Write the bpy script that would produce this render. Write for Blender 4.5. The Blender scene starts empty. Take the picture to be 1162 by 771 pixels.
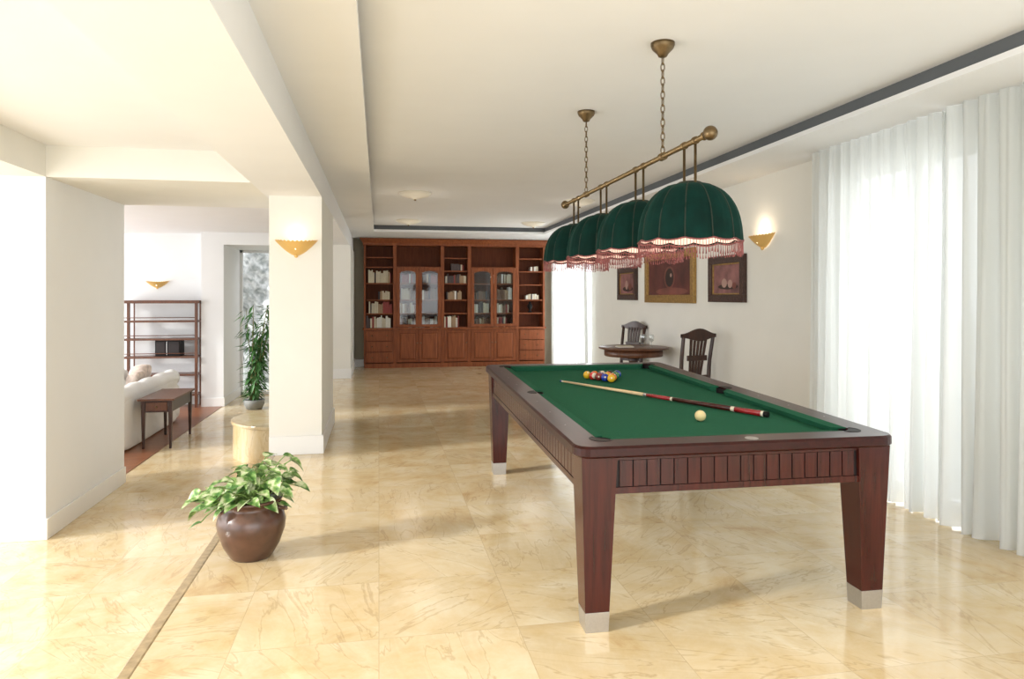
import bpy, bmesh, math, random
from mathutils import Vector, Matrix
random.seed(7)
scn = bpy.context.scene
PI = math.pi

# ------------------------------------------------------------------ materials
def new_mat(name):
    m = bpy.data.materials.new(name); m.use_nodes = True
    nt = m.node_tree
    return m, nt, nt.nodes['Principled BSDF']

def plain(name, col, rough=0.5, metal=0.0, coat=0.0, emit=None, estr=0.0, bump=0.0, bscale=40, var=0.06, vscale=3.0, spec=0.5):
    m, nt, b = new_mat(name)
    b.inputs['Roughness'].default_value = rough
    b.inputs['Metallic'].default_value = metal
    b.inputs['Coat Weight'].default_value = coat
    b.inputs['Coat Roughness'].default_value = 0.08
    b.inputs['Specular IOR Level'].default_value = spec
    geo = nt.nodes.new('ShaderNodeNewGeometry')
    n = nt.nodes.new('ShaderNodeTexNoise'); n.inputs['Scale'].default_value = vscale
    n.inputs['Detail'].default_value = 4
    nt.links.new(geo.outputs['Position'], n.inputs['Vector'])
    r = nt.nodes.new('ShaderNodeValToRGB')
    r.color_ramp.elements[0].position = 0.3; r.color_ramp.elements[1].position = 0.7
    r.color_ramp.elements[0].color = (*[c*(1-var) for c in col], 1)
    r.color_ramp.elements[1].color = (*[min(1, c*(1+var)) for c in col], 1)
    nt.links.new(n.outputs['Fac'], r.inputs['Fac'])
    nt.links.new(r.outputs['Color'], b.inputs['Base Color'])
    if emit:
        b.inputs['Emission Color'].default_value = (*emit, 1)
        b.inputs['Emission Strength'].default_value = estr
    if bump > 0:
        n2 = nt.nodes.new('ShaderNodeTexNoise'); n2.inputs['Scale'].default_value = bscale
        nt.links.new(geo.outputs['Position'], n2.inputs['Vector'])
        bp = nt.nodes.new('ShaderNodeBump'); bp.inputs['Strength'].default_value = bump
        bp.inputs['Distance'].default_value = 0.01
        nt.links.new(n2.outputs['Fac'], bp.inputs['Height'])
        nt.links.new(bp.outputs['Normal'], b.inputs['Normal'])
    return m

def wood(name, c0, c1, rough=0.3, coat=0.3, stretch=(12, 12, 1.2), spec=0.5):
    m, nt, b = new_mat(name)
    b.inputs['Roughness'].default_value = rough
    b.inputs['Coat Weight'].default_value = coat
    b.inputs['Coat Roughness'].default_value = 0.1
    b.inputs['Specular IOR Level'].default_value = spec
    geo = nt.nodes.new('ShaderNodeNewGeometry')
    mp = nt.nodes.new('ShaderNodeMapping'); mp.inputs['Scale'].default_value = stretch
    nt.links.new(geo.outputs['Position'], mp.inputs['Vector'])
    n = nt.nodes.new('ShaderNodeTexNoise'); n.inputs['Scale'].default_value = 3.0
    n.inputs['Detail'].default_value = 6; n.inputs['Distortion'].default_value = 0.6
    nt.links.new(mp.outputs['Vector'], n.inputs['Vector'])
    r = nt.nodes.new('ShaderNodeValToRGB')
    r.color_ramp.elements[0].position = 0.3; r.color_ramp.elements[0].color = (*c0, 1)
    r.color_ramp.elements[1].position = 0.7; r.color_ramp.elements[1].color = (*c1, 1)
    nt.links.new(n.outputs['Fac'], r.inputs['Fac'])
    nt.links.new(r.outputs['Color'], b.inputs['Base Color'])
    return m

def marble_mat():
    m, nt, b = new_mat('marble_tiles')
    L = nt.links
    geo = nt.nodes.new('ShaderNodeNewGeometry')
    br = nt.nodes.new('ShaderNodeTexBrick')
    br.offset = 0.0; br.inputs['Scale'].default_value = 1.0
    br.inputs['Brick Width'].default_value = 0.60; br.inputs['Row Height'].default_value = 0.60
    br.inputs['Mortar Size'].default_value = 0.002; br.inputs['Mortar Smooth'].default_value = 0.2
    br.inputs['Color1'].default_value = (0, 0, 0, 1); br.inputs['Color2'].default_value = (1, 1, 1, 1)
    br.inputs['Mortar'].default_value = (0.5, 0.5, 0.5, 1)
    L.new(geo.outputs['Position'], br.inputs['Vector'])
    mul = nt.nodes.new('ShaderNodeMath'); mul.operation = 'MULTIPLY'; mul.inputs[1].default_value = 37.0
    L.new(br.outputs['Color'], mul.inputs[0])
    n1 = nt.nodes.new('ShaderNodeTexNoise'); n1.noise_dimensions = '4D'
    n1.inputs['Scale'].default_value = 2.6; n1.inputs['Detail'].default_value = 9; n1.inputs['Roughness'].default_value = 0.68
    n1.inputs['Distortion'].default_value = 0.5
    L.new(geo.outputs['Position'], n1.inputs['Vector']); L.new(mul.outputs[0], n1.inputs['W'])
    r1 = nt.nodes.new('ShaderNodeValToRGB')
    e = r1.color_ramp.elements
    e[0].position = 0.27; e[0].color = (0.54, 0.355, 0.155, 1)
    e[1].position = 0.75; e[1].color = (0.80, 0.725, 0.56, 1)
    x = e.new(0.42); x.color = (0.68, 0.53, 0.305, 1)
    x = e.new(0.58); x.color = (0.745, 0.63, 0.425, 1)
    L.new(n1.outputs['Fac'], r1.inputs['Fac'])
    mp = nt.nodes.new('ShaderNodeVectorRotate'); mp.rotation_type = 'Z_AXIS'
    ang = nt.nodes.new('ShaderNodeMath'); ang.operation = 'MULTIPLY'; ang.inputs[1].default_value = 5.0
    L.new(br.outputs['Color'], ang.inputs[0]); L.new(ang.outputs[0], mp.inputs['Angle'])
    L.new(geo.outputs['Position'], mp.inputs['Vector'])
    sc = nt.nodes.new('ShaderNodeMapping'); sc.inputs['Scale'].default_value = (1.0, 4.5, 1)
    L.new(mp.outputs['Vector'], sc.inputs['Vector'])
    n2 = nt.nodes.new('ShaderNodeTexNoise'); n2.noise_dimensions = '4D'
    n2.inputs['Scale'].default_value = 1.9; n2.inputs['Detail'].default_value = 8; n2.inputs['Distortion'].default_value = 0.7
    L.new(sc.outputs['Vector'], n2.inputs['Vector']); L.new(mul.outputs[0], n2.inputs['W'])
    r2 = nt.nodes.new('ShaderNodeValToRGB')
    e = r2.color_ramp.elements
    e[0].position = 0.482; e[0].color = (0, 0, 0, 1)
    e[1].position = 0.514; e[1].color = (0, 0, 0, 1)
    x = e.new(0.498); x.color = (0.42, 0.42, 0.42, 1)
    x = e.new(0.58); x.color = (0.10, 0.10, 0.10, 1)
    x = e.new(0.64); x.color = (0.0, 0.0, 0.0, 1)
    L.new(n2.outputs['Fac'], r2.inputs['Fac'])
    mx = nt.nodes.new('ShaderNodeMixRGB'); mx.inputs['Color2'].default_value = (0.38, 0.24, 0.11, 1)
    L.new(r2.outputs['Color'], mx.inputs['Fac']); L.new(r1.outputs['Color'], mx.inputs['Color1'])
    r3 = nt.nodes.new('ShaderNodeValToRGB')
    r3.color_ramp.elements[0].color = (0.88, 0.85, 0.80, 1); r3.color_ramp.elements[1].color = (1.0, 1.0, 1.0, 1)
    L.new(br.outputs['Color'], r3.inputs['Fac'])
    m2 = nt.nodes.new('ShaderNodeMixRGB'); m2.blend_type = 'MULTIPLY'; m2.inputs['Fac'].default_value = 1
    L.new(mx.outputs['Color'], m2.inputs['Color1']); L.new(r3.outputs['Color'], m2.inputs['Color2'])
    m3 = nt.nodes.new('ShaderNodeMixRGB'); m3.inputs['Color2'].default_value = (0.45, 0.33, 0.19, 1)
    fm = nt.nodes.new('ShaderNodeMath'); fm.operation = 'MULTIPLY'; fm.inputs[1].default_value = 0.5
    L.new(br.outputs['Fac'], fm.inputs[0]); L.new(fm.outputs[0], m3.inputs['Fac'])
    L.new(m2.outputs['Color'], m3.inputs['Color1'])
    L.new(m3.outputs['Color'], b.inputs['Base Color'])
    b.inputs['Roughness'].default_value = 0.12
    b.inputs['Specular IOR Level'].default_value = 0.5
    return m

M = {}
M['marble'] = marble_mat()
M['wall'] = plain('wall_paint', (0.79, 0.78, 0.73), 0.85, var=0.015)
M['wallw'] = plain('wall_paint_white', (0.80, 0.81, 0.815), 0.85, var=0.01)
M['ceil'] = plain('ceiling_paint', (0.82, 0.825, 0.83), 0.9, var=0.01)
M['khaki'] = plain('wall_paint_khaki', (0.36, 0.33, 0.25), 0.85, var=0.03)
M['gap'] = plain('painted_gap_shade', (0.12, 0.13, 0.14), 0.9)  # recess shade of the ceiling tray, painted as dark grey faces
M['trimw'] = plain('baseboard_paint', (0.82, 0.82, 0.81), 0.4, var=0.01)
M['edge'] = plain('stone_nosing', (0.40, 0.30, 0.17), 0.25, var=0.25, vscale=20)
M['mahog'] = wood('mahogany_polished', (0.028, 0.0034, 0.0021), (0.062, 0.0080, 0.0046), 0.24, 0.25, (14, 14, 1.0), 0.3)
M['mahog_top'] = wood('mahogany_rail', (0.020, 0.0028, 0.0020), (0.038, 0.0052, 0.0036), 0.28, 0.10, (14, 1.0, 14), 0.25)
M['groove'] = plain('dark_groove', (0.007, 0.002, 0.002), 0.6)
M['cherry'] = wood('bookcase_cherry', (0.18, 0.048, 0.016), (0.29, 0.086, 0.030), 0.5, 0.0, (10, 10, 1.0), 0.25)
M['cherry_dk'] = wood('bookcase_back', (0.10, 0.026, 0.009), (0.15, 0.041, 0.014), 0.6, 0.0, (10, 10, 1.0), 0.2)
M['dkwood'] = wood('dark_walnut', (0.024, 0.008, 0.0045), (0.050, 0.017, 0.009), 0.35, 0.1)
M['mdwood'] = wood('brown_walnut', (0.08, 0.028, 0.012), (0.14, 0.050, 0.020), 0.4, 0.1)
M['parquet'] = wood('parquet', (0.18, 0.06, 0.026), (0.29, 0.11, 0.045), 0.35, 0.1, (1.0, 8, 8))
M['felt'] = plain('green_felt', (0.018, 0.108, 0.058), 0.95, bump=0.15, bscale=700, var=0.06, vscale=60, spec=0.1)
M['black'] = plain('black_plastic', (0.008, 0.007, 0.007), 0.5, spec=0.2)
M['steel'] = plain('brushed_steel', (0.50, 0.49, 0.48), 0.35, metal=0.9, var=0.05, vscale=90)
M['brass'] = plain('aged_brass', (0.16, 0.11, 0.055), 0.4, metal=0.85, var=0.25, vscale=30)
M['gold'] = plain('sconce_gold', (0.66, 0.42, 0.14), 0.4, metal=0.35, emit=(1.0, 0.62, 0.18), estr=0.06)
M['frameg'] = plain('gilt_frame', (0.36, 0.22, 0.07), 0.4, metal=0.5, bump=0.5, bscale=60, var=0.25, vscale=30)
M['framed'] = plain('carved_dark_frame', (0.045, 0.018, 0.012), 0.45, bump=0.8, bscale=70, var=0.4, vscale=40)
M['velvet'] = plain('green_velvet', (0.0012, 0.019, 0.0145), 0.8, bump=0.1, bscale=200, var=0.3, vscale=12, spec=0.12)
M['velvet'].node_tree.nodes['Principled BSDF'].inputs['Sheen Weight'].default_value = 0.06
M['velvet'].node_tree.nodes['Principled BSDF'].inputs['Sheen Tint'].default_value = (0.1, 0.6, 0.45, 1)
M['seam'] = plain('seam_braid', (0.014, 0.022, 0.012), 0.7)
M['lining'] = plain('shade_lining', (0.72, 0.56, 0.50), 0.8, emit=(1, 0.72, 0.62), estr=0.08)
M['fringe'] = plain('red_fringe', (0.20, 0.060, 0.058), 0.7, var=0.5, vscale=60)
M['bulb'] = plain('bulb_glass', (1, 0.9, 0.75), 0.3, emit=(1, 0.86, 0.66), estr=2.2)
M['milk'] = plain('milk_glass', (0.70, 0.66, 0.56), 0.3, emit=(1, 0.88, 0.66), estr=0.06)
M['pot'] = plain('glazed_terracotta', (0.085, 0.040, 0.025), 0.3, coat=0.2, var=0.3, vscale=12)
M['soil'] = plain('potting_soil', (0.03, 0.02, 0.012), 0.95, bump=0.8, bscale=60)
M['stem'] = plain('plant_stem', (0.16, 0.26, 0.06), 0.5)
M['sofa'] = plain('white_slipcover', (0.80, 0.795, 0.78), 0.9, bump=0.3, bscale=12, var=0.03)
M['cushion'] = plain('cream_cushion', (0.66, 0.55, 0.48), 0.9, bump=0.4, bscale=18, var=0.25, vscale=18)
M['cane'] = plain('bamboo_cane', (0.22, 0.22, 0.08), 0.5)
M['bleaf'] = plain('bamboo_leaf', (0.06, 0.18, 0.045), 0.5, var=0.5, vscale=8)
M['wframe'] = plain('window_frame_white', (0.75, 0.76, 0.77), 0.4, var=0.01)
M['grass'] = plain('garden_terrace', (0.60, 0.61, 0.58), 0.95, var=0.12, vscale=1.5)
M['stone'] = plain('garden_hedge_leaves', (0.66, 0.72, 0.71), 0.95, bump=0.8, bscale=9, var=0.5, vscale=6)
M['planter'] = plain('grey_planter', (0.24, 0.25, 0.24), 0.6)
M['paper'] = plain('paper', (0.75, 0.72, 0.65), 0.8)
M['upholst'] = plain('chair_leather', (0.015, 0.011, 0.009), 0.4)

m, nt, b = new_mat('pothos_leaf')
geo = nt.nodes.new('ShaderNodeNewGeometry')
n = nt.nodes.new('ShaderNodeTexNoise'); n.inputs['Scale'].default_value = 24; n.inputs['Detail'].default_value = 5
nt.links.new(geo.outputs['Position'], n.inputs['Vector'])
r = nt.nodes.new('ShaderNodeValToRGB'); e = r.color_ramp.elements
e[0].position = 0.40; e[0].color = (0.055, 0.15, 0.03, 1)
e[1].position = 0.62; e[1].color = (0.56, 0.61, 0.38, 1)
x = e.new(0.50); x.color = (0.20, 0.34, 0.09, 1)
nt.links.new(n.outputs['Fac'], r.inputs['Fac']); nt.links.new(r.outputs['Color'], b.inputs['Base Color'])
b.inputs['Roughness'].default_value = 0.4
M['leaf'] = m

def sheer(name, opacity, col=(0.93, 0.94, 0.94)):
    m = bpy.data.materials.new(name); m.use_nodes = True; nt = m.node_tree
    for nn in list(nt.nodes): nt.nodes.remove(nn)
    out = nt.nodes.new('ShaderNodeOutputMaterial')
    tr = nt.nodes.new('ShaderNodeBsdfTransparent'); tl = nt.nodes.new('ShaderNodeBsdfTranslucent')
    df = nt.nodes.new('ShaderNodeBsdfDiffuse')
    tl.inputs['Color'].default_value = (*col, 1); df.inputs['Color'].default_value = (*col, 1)
    a = nt.nodes.new('ShaderNodeMixShader'); a.inputs[0].default_value = 0.5
    nt.links.new(tl.outputs[0], a.inputs[1]); nt.links.new(df.outputs[0], a.inputs[2])
    c = nt.nodes.new('ShaderNodeMixShader'); c.inputs[0].default_value = opacity
    nt.links.new(tr.outputs[0], c.inputs[1]); nt.links.new(a.outputs[0], c.inputs[2])
    nt.links.new(c.outputs[0], out.inputs[0])
    return m
M['sheer'] = sheer('sheer_curtain_fabric', 0.88, (0.78, 0.80, 0.785))

def glassm(name, tint=(1, 1, 1), gl=0.12):
    m = bpy.data.materials.new(name); m.use_nodes = True; nt = m.node_tree
    for nn in list(nt.nodes): nt.nodes.remove(nn)
    out = nt.nodes.new('ShaderNodeOutputMaterial')
    tr = nt.nodes.new('ShaderNodeBsdfTransparent'); g = nt.nodes.new('ShaderNodeBsdfGlossy')
    tr.inputs['Color'].default_value = (*tint, 1); g.inputs['Roughness'].default_value = 0.05
    c = nt.nodes.new('ShaderNodeMixShader'); c.inputs[0].default_value = gl
    nt.links.new(tr.outputs[0], c.inputs[1]); nt.links.new(g.outputs[0], c.inputs[2])
    nt.links.new(c.outputs[0], out.inputs[0])
    return m
M['glass'] = glassm('cabinet_glass', (0.86, 0.89, 0.90), 0.03)
M['clear'] = glassm('drinking_glass', (0.85, 0.88, 0.88), 0.2)

# ------------------------------------------------------------------ mesh builder
class MB:
    def __init__(s):
        s.v = []; s.f = []; s.m = []; s.s = []; s.mats = []
    def mi(s, k):
        if k not in s.mats: s.mats.append(k)
        return s.mats.index(k)
    def face(s, idx, k, sm=False):
        s.f.append(idx); s.m.append(s.mi(k)); s.s.append(sm)
    def hexa(s, b4, t4, k):
        o = len(s.v); s.v += [tuple(p) for p in b4] + [tuple(p) for p in t4]
        for q in ((3, 2, 1, 0), (4, 5, 6, 7), (0, 1, 5, 4), (1, 2, 6, 5), (2, 3, 7, 6), (3, 0, 4, 7)):
            s.face([o+i for i in q], k)
    def box(s, x0, x1, y0, y1, z0, z1, k):
        s.hexa([(x0, y0, z0), (x1, y0, z0), (x1, y1, z0), (x0, y1, z0)],
               [(x0, y0, z1), (x1, y0, z1), (x1, y1, z1), (x0, y1, z1)], k)
    def grid(s, fn, nu, nv, k, sm=True, cu=False, cv=False):
        o = len(s.v)
        for i in range(nu):
            for j in range(nv):
                s.v.append(tuple(fn(i, j)))
        for i in range(nu if cu else nu-1):
            for j in range(nv if cv else nv-1):
                i2 = (i+1) % nu; j2 = (j+1) % nv
                s.face([o+i*nv+j, o+i2*nv+j, o+i2*nv+j2, o+i*nv+j2], k, sm)
    def lathe(s, c, prof, n, k, sm=True, cap=True):
        cx, cy, cz = c
        o = len(s.v)
        s.grid(lambda i, j: (cx+prof[j][0]*math.cos(2*PI*i/n), cy+prof[j][0]*math.sin(2*PI*i/n), cz+prof[j][1]),
               n, len(prof), k, sm, cu=True)
        if cap:
            np_ = len(prof)
            s.face([o+i*np_ for i in range(n)][::-1], k)
            s.face([o+i*np_+np_-1 for i in range(n)], k)
    def tube(s, pts, r, n, k, closed=False, cap=True):
        pts = [Vector(p) for p in pts]; N = len(pts)
        rs = r if isinstance(r, (list, tuple)) else [r]*N
        o = len(s.v)
        for i, p in enumerate(pts):
            if closed: t = pts[(i+1) % N]-pts[i-1]
            else: t = pts[min(i+1, N-1)]-pts[max(i-1, 0)]
            t.normalize()
            a = Vector((0, 0, 1)) if abs(t.z) < 0.9 else Vector((1, 0, 0))
            u = t.cross(a).normalized(); w = t.cross(u).normalized()
            for j in range(n):
                q = p + (u*math.cos(2*PI*j/n)+w*math.sin(2*PI*j/n))*rs[i]
                s.v.append(tuple(q))
        for i in range(N if closed else N-1):
            i2 = (i+1) % N
            for j in range(n):
                j2 = (j+1) % n
                s.face([o+i*n+j, o+i2*n+j, o+i2*n+j2, o+i*n+j2], k, True)
        if not closed and cap:
            s.face([o+j for j in range(n)], k); s.face([o+(N-1)*n+j for j in range(n)], k)
    def sphere(s, c, r, k, n=16, m=10, sc=(1, 1, 1)):
        s.grid(lambda i, j: (c[0]+sc[0]*r*math.sin(PI*(j+.02)/(m-1+.04))*math.cos(2*PI*i/n),
                             c[1]+sc[1]*r*math.sin(PI*(j+.02)/(m-1+.04))*math.sin(2*PI*i/n),
                             c[2]+sc[2]*r*math.cos(PI*(j+.02)/(m-1+.04))), n, m, k, True, cu=True)
    def build(s, name, bevel=0, seg=2, xf=None, recalc=True, parent=None):
        me = bpy.data.meshes.new(name)
        vs = [xf(*p) for p in s.v] if xf else s.v
        me.from_pydata(vs, [], s.f)
        for k in s.mats: me.materials.append(M[k])
        me.polygons.foreach_set('material_index', s.m)
        me.polygons.foreach_set('use_smooth', s.s)
        if recalc:
            bm = bmesh.new(); bm.from_mesh(me); bmesh.ops.recalc_face_normals(bm, faces=bm.faces); bm.to_mesh(me); bm.free()
        me.update()
        ob = bpy.data.objects.new(name, me); scn.collection.objects.link(ob)
        if bevel:
            md = ob.modifiers.new('bevel', 'BEVEL'); md.width = bevel; md.segments = seg; md.limit_method = 'ANGLE'
            md.angle_limit = math.radians(50)
        if parent: ob.parent = parent
        return ob

def simple_box(name, x0, x1, y0, y1, z0, z1, k, bevel=0):
    a = MB(); a.box(x0, x1, y0, y1, z0, z1, k); return a.build(name, bevel)

def area(name, loc, rot, sx, sy, power, col=(1, 1, 1), parent=None):
    l = bpy.data.lights.new(name, 'AREA'); l.shape = 'RECTANGLE'; l.size = sx; l.size_y = sy
    l.energy = power; l.color = col
    o = bpy.data.objects.new(name, l); o.location = loc; o.rotation_euler = rot; scn.collection.objects.link(o)
    return o
def point(name, loc, power, col=(1, .85, .65), rad=0.05, parent=None):
    l = bpy.data.lights.new(name, 'POINT'); l.energy = power; l.color = col; l.shadow_soft_size = rad
    o = bpy.data.objects.new(name, l); o.location = loc; scn.collection.objects.link(o)
    if parent: o.parent = parent
    return o

# ------------------------------------------------------------------ room shell
LZ = -0.42          # lower (living) floor level
SZ = 2.65           # soffit
BZ = 2.376          # beam underside
simple_box('floor', -0.93, 3.95, -2, 14.95, -0.5, 0, 'marble')
a = MB(); a.box(-0.985, -0.93, -2, 14.9, -0.5, 0.002, 'edge'); a.build('trim_1', 0.008)
simple_box('floor_lower', -7, -0.985, -2, 14.6, -0.56, LZ, 'marble')
simple_box('floor_parquet', -7, -2.62, 7.9, 12.9, LZ-0.02, LZ+0.006, 'parquet')
a = MB()
def disc(cx, cy, r, z0, z1):
    pts = []
    n = 48
    for i in range(n+1):
        t = PI/2 + PI*i/n
        pts.append((cx+r*math.cos(t), cy+r*math.sin(t)))
    o = len(a.v)
    for z in (z0, z1):
        for p in pts: a.v.append((p[0], p[1], z))
    N = len(pts)
    a.face([o+N+i for i in range(N)], 'marble'); a.face([o+i for i in range(N)][::-1], 'marble')
    for i in range(N):
        j = (i+1) % N
        a.face([o+i, o+j, o+N+j, o+N+i], 'marble', False)
disc(-1.0, 8.78, 0.70, LZ-0.02, -0.035); disc(-1.0, 8.78, 0.72, -0.035, 0.0)
a.build('curved_landing', 0.008)

simple_box('ceiling', -0.2, 3.2, -2, 13.1, 2.77, 2.9, 'ceil')
a = MB()
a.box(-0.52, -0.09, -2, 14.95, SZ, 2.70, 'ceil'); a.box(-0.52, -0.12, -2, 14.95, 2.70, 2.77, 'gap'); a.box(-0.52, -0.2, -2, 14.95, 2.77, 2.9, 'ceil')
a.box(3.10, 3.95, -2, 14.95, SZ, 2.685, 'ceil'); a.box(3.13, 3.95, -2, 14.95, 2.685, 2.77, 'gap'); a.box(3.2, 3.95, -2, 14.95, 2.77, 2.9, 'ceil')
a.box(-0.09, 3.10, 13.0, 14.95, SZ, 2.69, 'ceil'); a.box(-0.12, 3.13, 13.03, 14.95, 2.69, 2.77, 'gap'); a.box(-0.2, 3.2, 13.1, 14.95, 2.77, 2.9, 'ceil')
a.build('ceiling_soffit')
simple_box('beam_main', -1.02, -0.52, -2, 14.95, BZ, 2.9, 'ceil')
simple_box('ceiling_left', -3.6, -1.02, -2, 5.94, 2.62, 2.9, 'ceil')
simple_box('beam_left', -3.6, -2.52, -2, 5.94, BZ, 2.62, 'wall')
simple_box('beam_cross', -3.6, -1.02, 5.94, 7.62, BZ, 2.9, 'wall')
simple_box('ceiling_living', -7, -1.02, 7.62, 14.2, 2.55, 2.9, 'ceil')

def pier(name, x0, x1, y0, y1, z0, z1, k, bb, sides, fl):
    simple_box(name, x0, x1, y0, y1, z0, z1, k)
    a = MB(); t = 0.018; h = fl+bb
    if 'f' in sides: a.box(x0-(t if 'l' in sides else 0), x1+(t if 'r' in sides else 0), y0-t, y0, fl, h, 'trimw')
    if 'r' in sides: a.box(x1, x1+t, y0, y1, fl, h, 'trimw')
    if 'l' in sides: a.box(x0-t, x0, y0, y1, fl, h, 'trimw')
    a.build('baseboard_'+name.split('_', 1)[1], 0.004)
pier('wall_pillar', -0.985, -0.52, 6.66, 8.28, 0, BZ, 'wall', 0.17, 'fr', 0)
simple_box('wall_pillar_base', -0.985, -0.93, 6.66, 8.28, LZ, 0, 'wall')
pier('wall_pillar_far', -1.02, -0.5, 12.7, 14.9, LZ, BZ, 'wall', 0.17, 'fr', 0)
pier('wall_left', -3.6, -2.52, 5.94, 7.62, LZ, BZ, 'wallw', 0.16, 'fr', LZ)
simple_box('wall_back', -0.52, 3.95, 14.78, 14.95, 0, SZ, 'khaki')
simple_box('baseboard_back', -0.5, -0.31, 14.75, 14.78, 0, 0.15, 'trimw')
simple_box('wall_living', -7, -2.96, 12.95, 13.1, LZ, 2.55, 'wallw')
simple_box('baseboard_living', -7, -2.98, 12.93, 12.95, LZ, LZ+0.13, 'trimw')
pier('wall_window_pier', -2.96, -2.6, 12.58, 14.1, LZ, 2.55, 'wallw', 0.15, 'fr', LZ)
simple_box('wall_lintel', -2.6, -1.02, 12.58, 14.1, 2.34, 2.55, 'wallw')
a = MB()
for x in (-2.6, -1.85, -1.07): a.box(x, x+0.05, 14.0, 14.06, LZ, 2.34, 'wframe')
for z in (LZ, 2.29): a.box(-2.6, -1.02, 14.0, 14.06, z, z+0.05, 'wframe')
a.build('window_1')
a = MB()
WY = [(0.6, 3.05), (3.75, 5.10), (12.0, 14.2)]
prev = -2
for y0, y1 in WY:
    a.box(3.75, 3.95, prev, y0, 0, SZ, 'wall'); a.box(3.75, 3.95, y0, y1, 2.45, SZ, 'wall'); prev = y1
a.box(3.75, 3.95, prev, 14.78, 0, SZ, 'wall')
a.build('wall_right')
a = MB(); a.box(3.732, 3.75, 5.11, 11.98, 0, 0.15, 'trimw'); a.box(3.732, 3.75, 3.08, 3.72, 0, 0.15, 'trimw'); a.build('baseboard_right', 0.004)
for i, (y0, y1) in enumerate(WY):
    a = MB()
    ym = (y0+y1)/2
    for y in (y0, ym-0.03, y1-0.06): a.box(3.84, 3.90, y, y+0.06, 0.0, 2.45, 'wframe')
    for z in (0.0, 2.39): a.box(3.84, 3.90, y0, y1, z, z+0.06, 'wframe')
    a.build('window_%d' % (i+2))
simple_box('ground', -60, 60, -60, 60, -0.8, -0.6, 'grass')
a = MB(); a.grid(lambda i, j: (-8+i*0.1, 17.5+0.25*math.sin(i*0.9+j)*math.cos(j*1.3+i*.3), -0.6+j*0.15+0.12*math.sin(i*.7)), 90, 26, 'stone', True); a.build('garden_hedge', recalc=False)

# ------------------------------------------------------------------ curtains
def curtain(name, x, y0, y1, z0, z1, nf, amp, seed):
    a = MB(); rnd = random.Random(seed); ph = [rnd.uniform(0, 6) for _ in range(6)]
    nu = nf*12; nv = 14
    def fn(i, j):
        u = i/(nu-1); v = j/(nv-1)
        y = y0+(y1-y0)*u
        w = 2*PI*nf*u
        am = amp*(0.45+0.55*(1-v))*(0.7+0.3*math.sin(u*9+ph[0]))
        dx = am*math.sin(w+1.1*math.sin(u*13+ph[1])+0.3*math.sin(v*3+ph[2])) + 0.014*math.sin(2.7*w+ph[3])
        dy = 0.025*math.sin(w*0.5+ph[4])*(1-v)
        return (x+dx, y+dy, z0+(z1-z0)*v)
    a.grid(fn, nu, nv, 'sheer', True)
    return a.build(name, recalc=False)
curtain('sheer_curtain', 3.56, 3.86, 5.22, 0.012, 2.645, 12, 0.07, 1)
curtain('sheer_curtain', 3.54, 1.6, 3.80, 0.012, 2.645, 17, 0.075, 2)
curtain('sheer_curtain', 3.58, 11.85, 14.2, 0.012, 2.645, 16, 0.05, 3)

# ------------------------------------------------------------------ pool table
W, Lt, TH = 1.53, 2.92, 0.812
ZK = 0.088
AN = math.radians(0.9); X0, Y0 = 0.82, 2.83
def tf(u, v, z):
    return (X0+u*math.cos(AN)+v*math.sin(AN), Y0-u*math.sin(AN)+v*math.cos(AN), z*(1+ZK*v/Lt))
def rrect(x0, x1, y0, y1, r, n=6):
    pts = []
    for cx, cy, a0 in ((x1-r, y0+r, -PI/2), (x1-r, y1-r, 0), (x0+r, y1-r, PI/2), (x0+r, y0+r, PI)):
        for i in range(n+1):
            t = a0+PI/2*i/n
            pts.append((cx+r*math.cos(t), cy+r*math.sin(t)))
    return pts
a = MB()
RW = 0.135
loops = [(rrect(0.012, W-0.012, 0.012, Lt-0.012, 0.07), TH-0.052), (rrect(0, W, 0, Lt, 0.08), TH-0.042),
         (rrect(0, W, 0, Lt, 0.08), TH-0.010), (rrect(0.010, W-0.010, 0.010, Lt-0.010, 0.07), TH),
         (rrect(RW, W-RW, RW, Lt-RW, 0.02), TH), (rrect(RW, W-RW, RW, Lt-RW, 0.02), TH-0.05),
         (rrect(0.012, W-0.012, 0.012, Lt-0.012, 0.07), TH-0.052)]
N = len(loops[0][0])
o = len(a.v)
for lp, z in loops:
    for p in lp: a.v.append((p[0], p[1], z))
for k in range(len(loops)-1):
    for i in range(N):
        j = (i+1) % N
        a.face([o+k*N+i, o+k*N+j, o+(k+1)*N+j, o+(k+1)*N+i], 'mahog_top', False)
a.box(RW-0.02, W-RW+0.02, RW-0.02, Lt-RW+0.02, TH-0.07, TH-0.034, 'felt')
CW = 0.05; zf = TH-0.034; g = 0.06
def cushion(p0, p1, nrm):
    d = Vector((p1[0]-p0[0], p1[1]-p0[1])).normalized(); nn = Vector(nrm)
    A = Vector(p0); B = Vector(p1)
    An = A+nn*CW+d*CW*0.9; Bn = B+nn*CW-d*CW*0.9
    a.hexa([(A.x, A.y, zf), (B.x, B.y, zf), (Bn.x-nn.x*.012, Bn.y-nn.y*.012, zf), (An.x-nn.x*.012, An.y-nn.y*.012, zf)],
           [(A.x, A.y, TH+0.001), (B.x, B.y, TH+0.001), (Bn.x, Bn.y, TH-0.006), (An.x, An.y, TH-0.006)], 'felt')
xa, xb, ya, yb = RW, W-RW, RW, Lt-RW; ym = Lt/2
cushion((xa+g, ya), (xb-g, ya), (0, 1)); cushion((xa+g, yb), (xb-g, yb), (0, -1))
for x, nx in ((xa, 1), (xb, -1)):
    cushion((x, ya+g), (x, ym-0.06), (nx, 0)); cushion((x, ym+0.06), (x, yb-g), (nx, 0))
PR = 0.045
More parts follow.
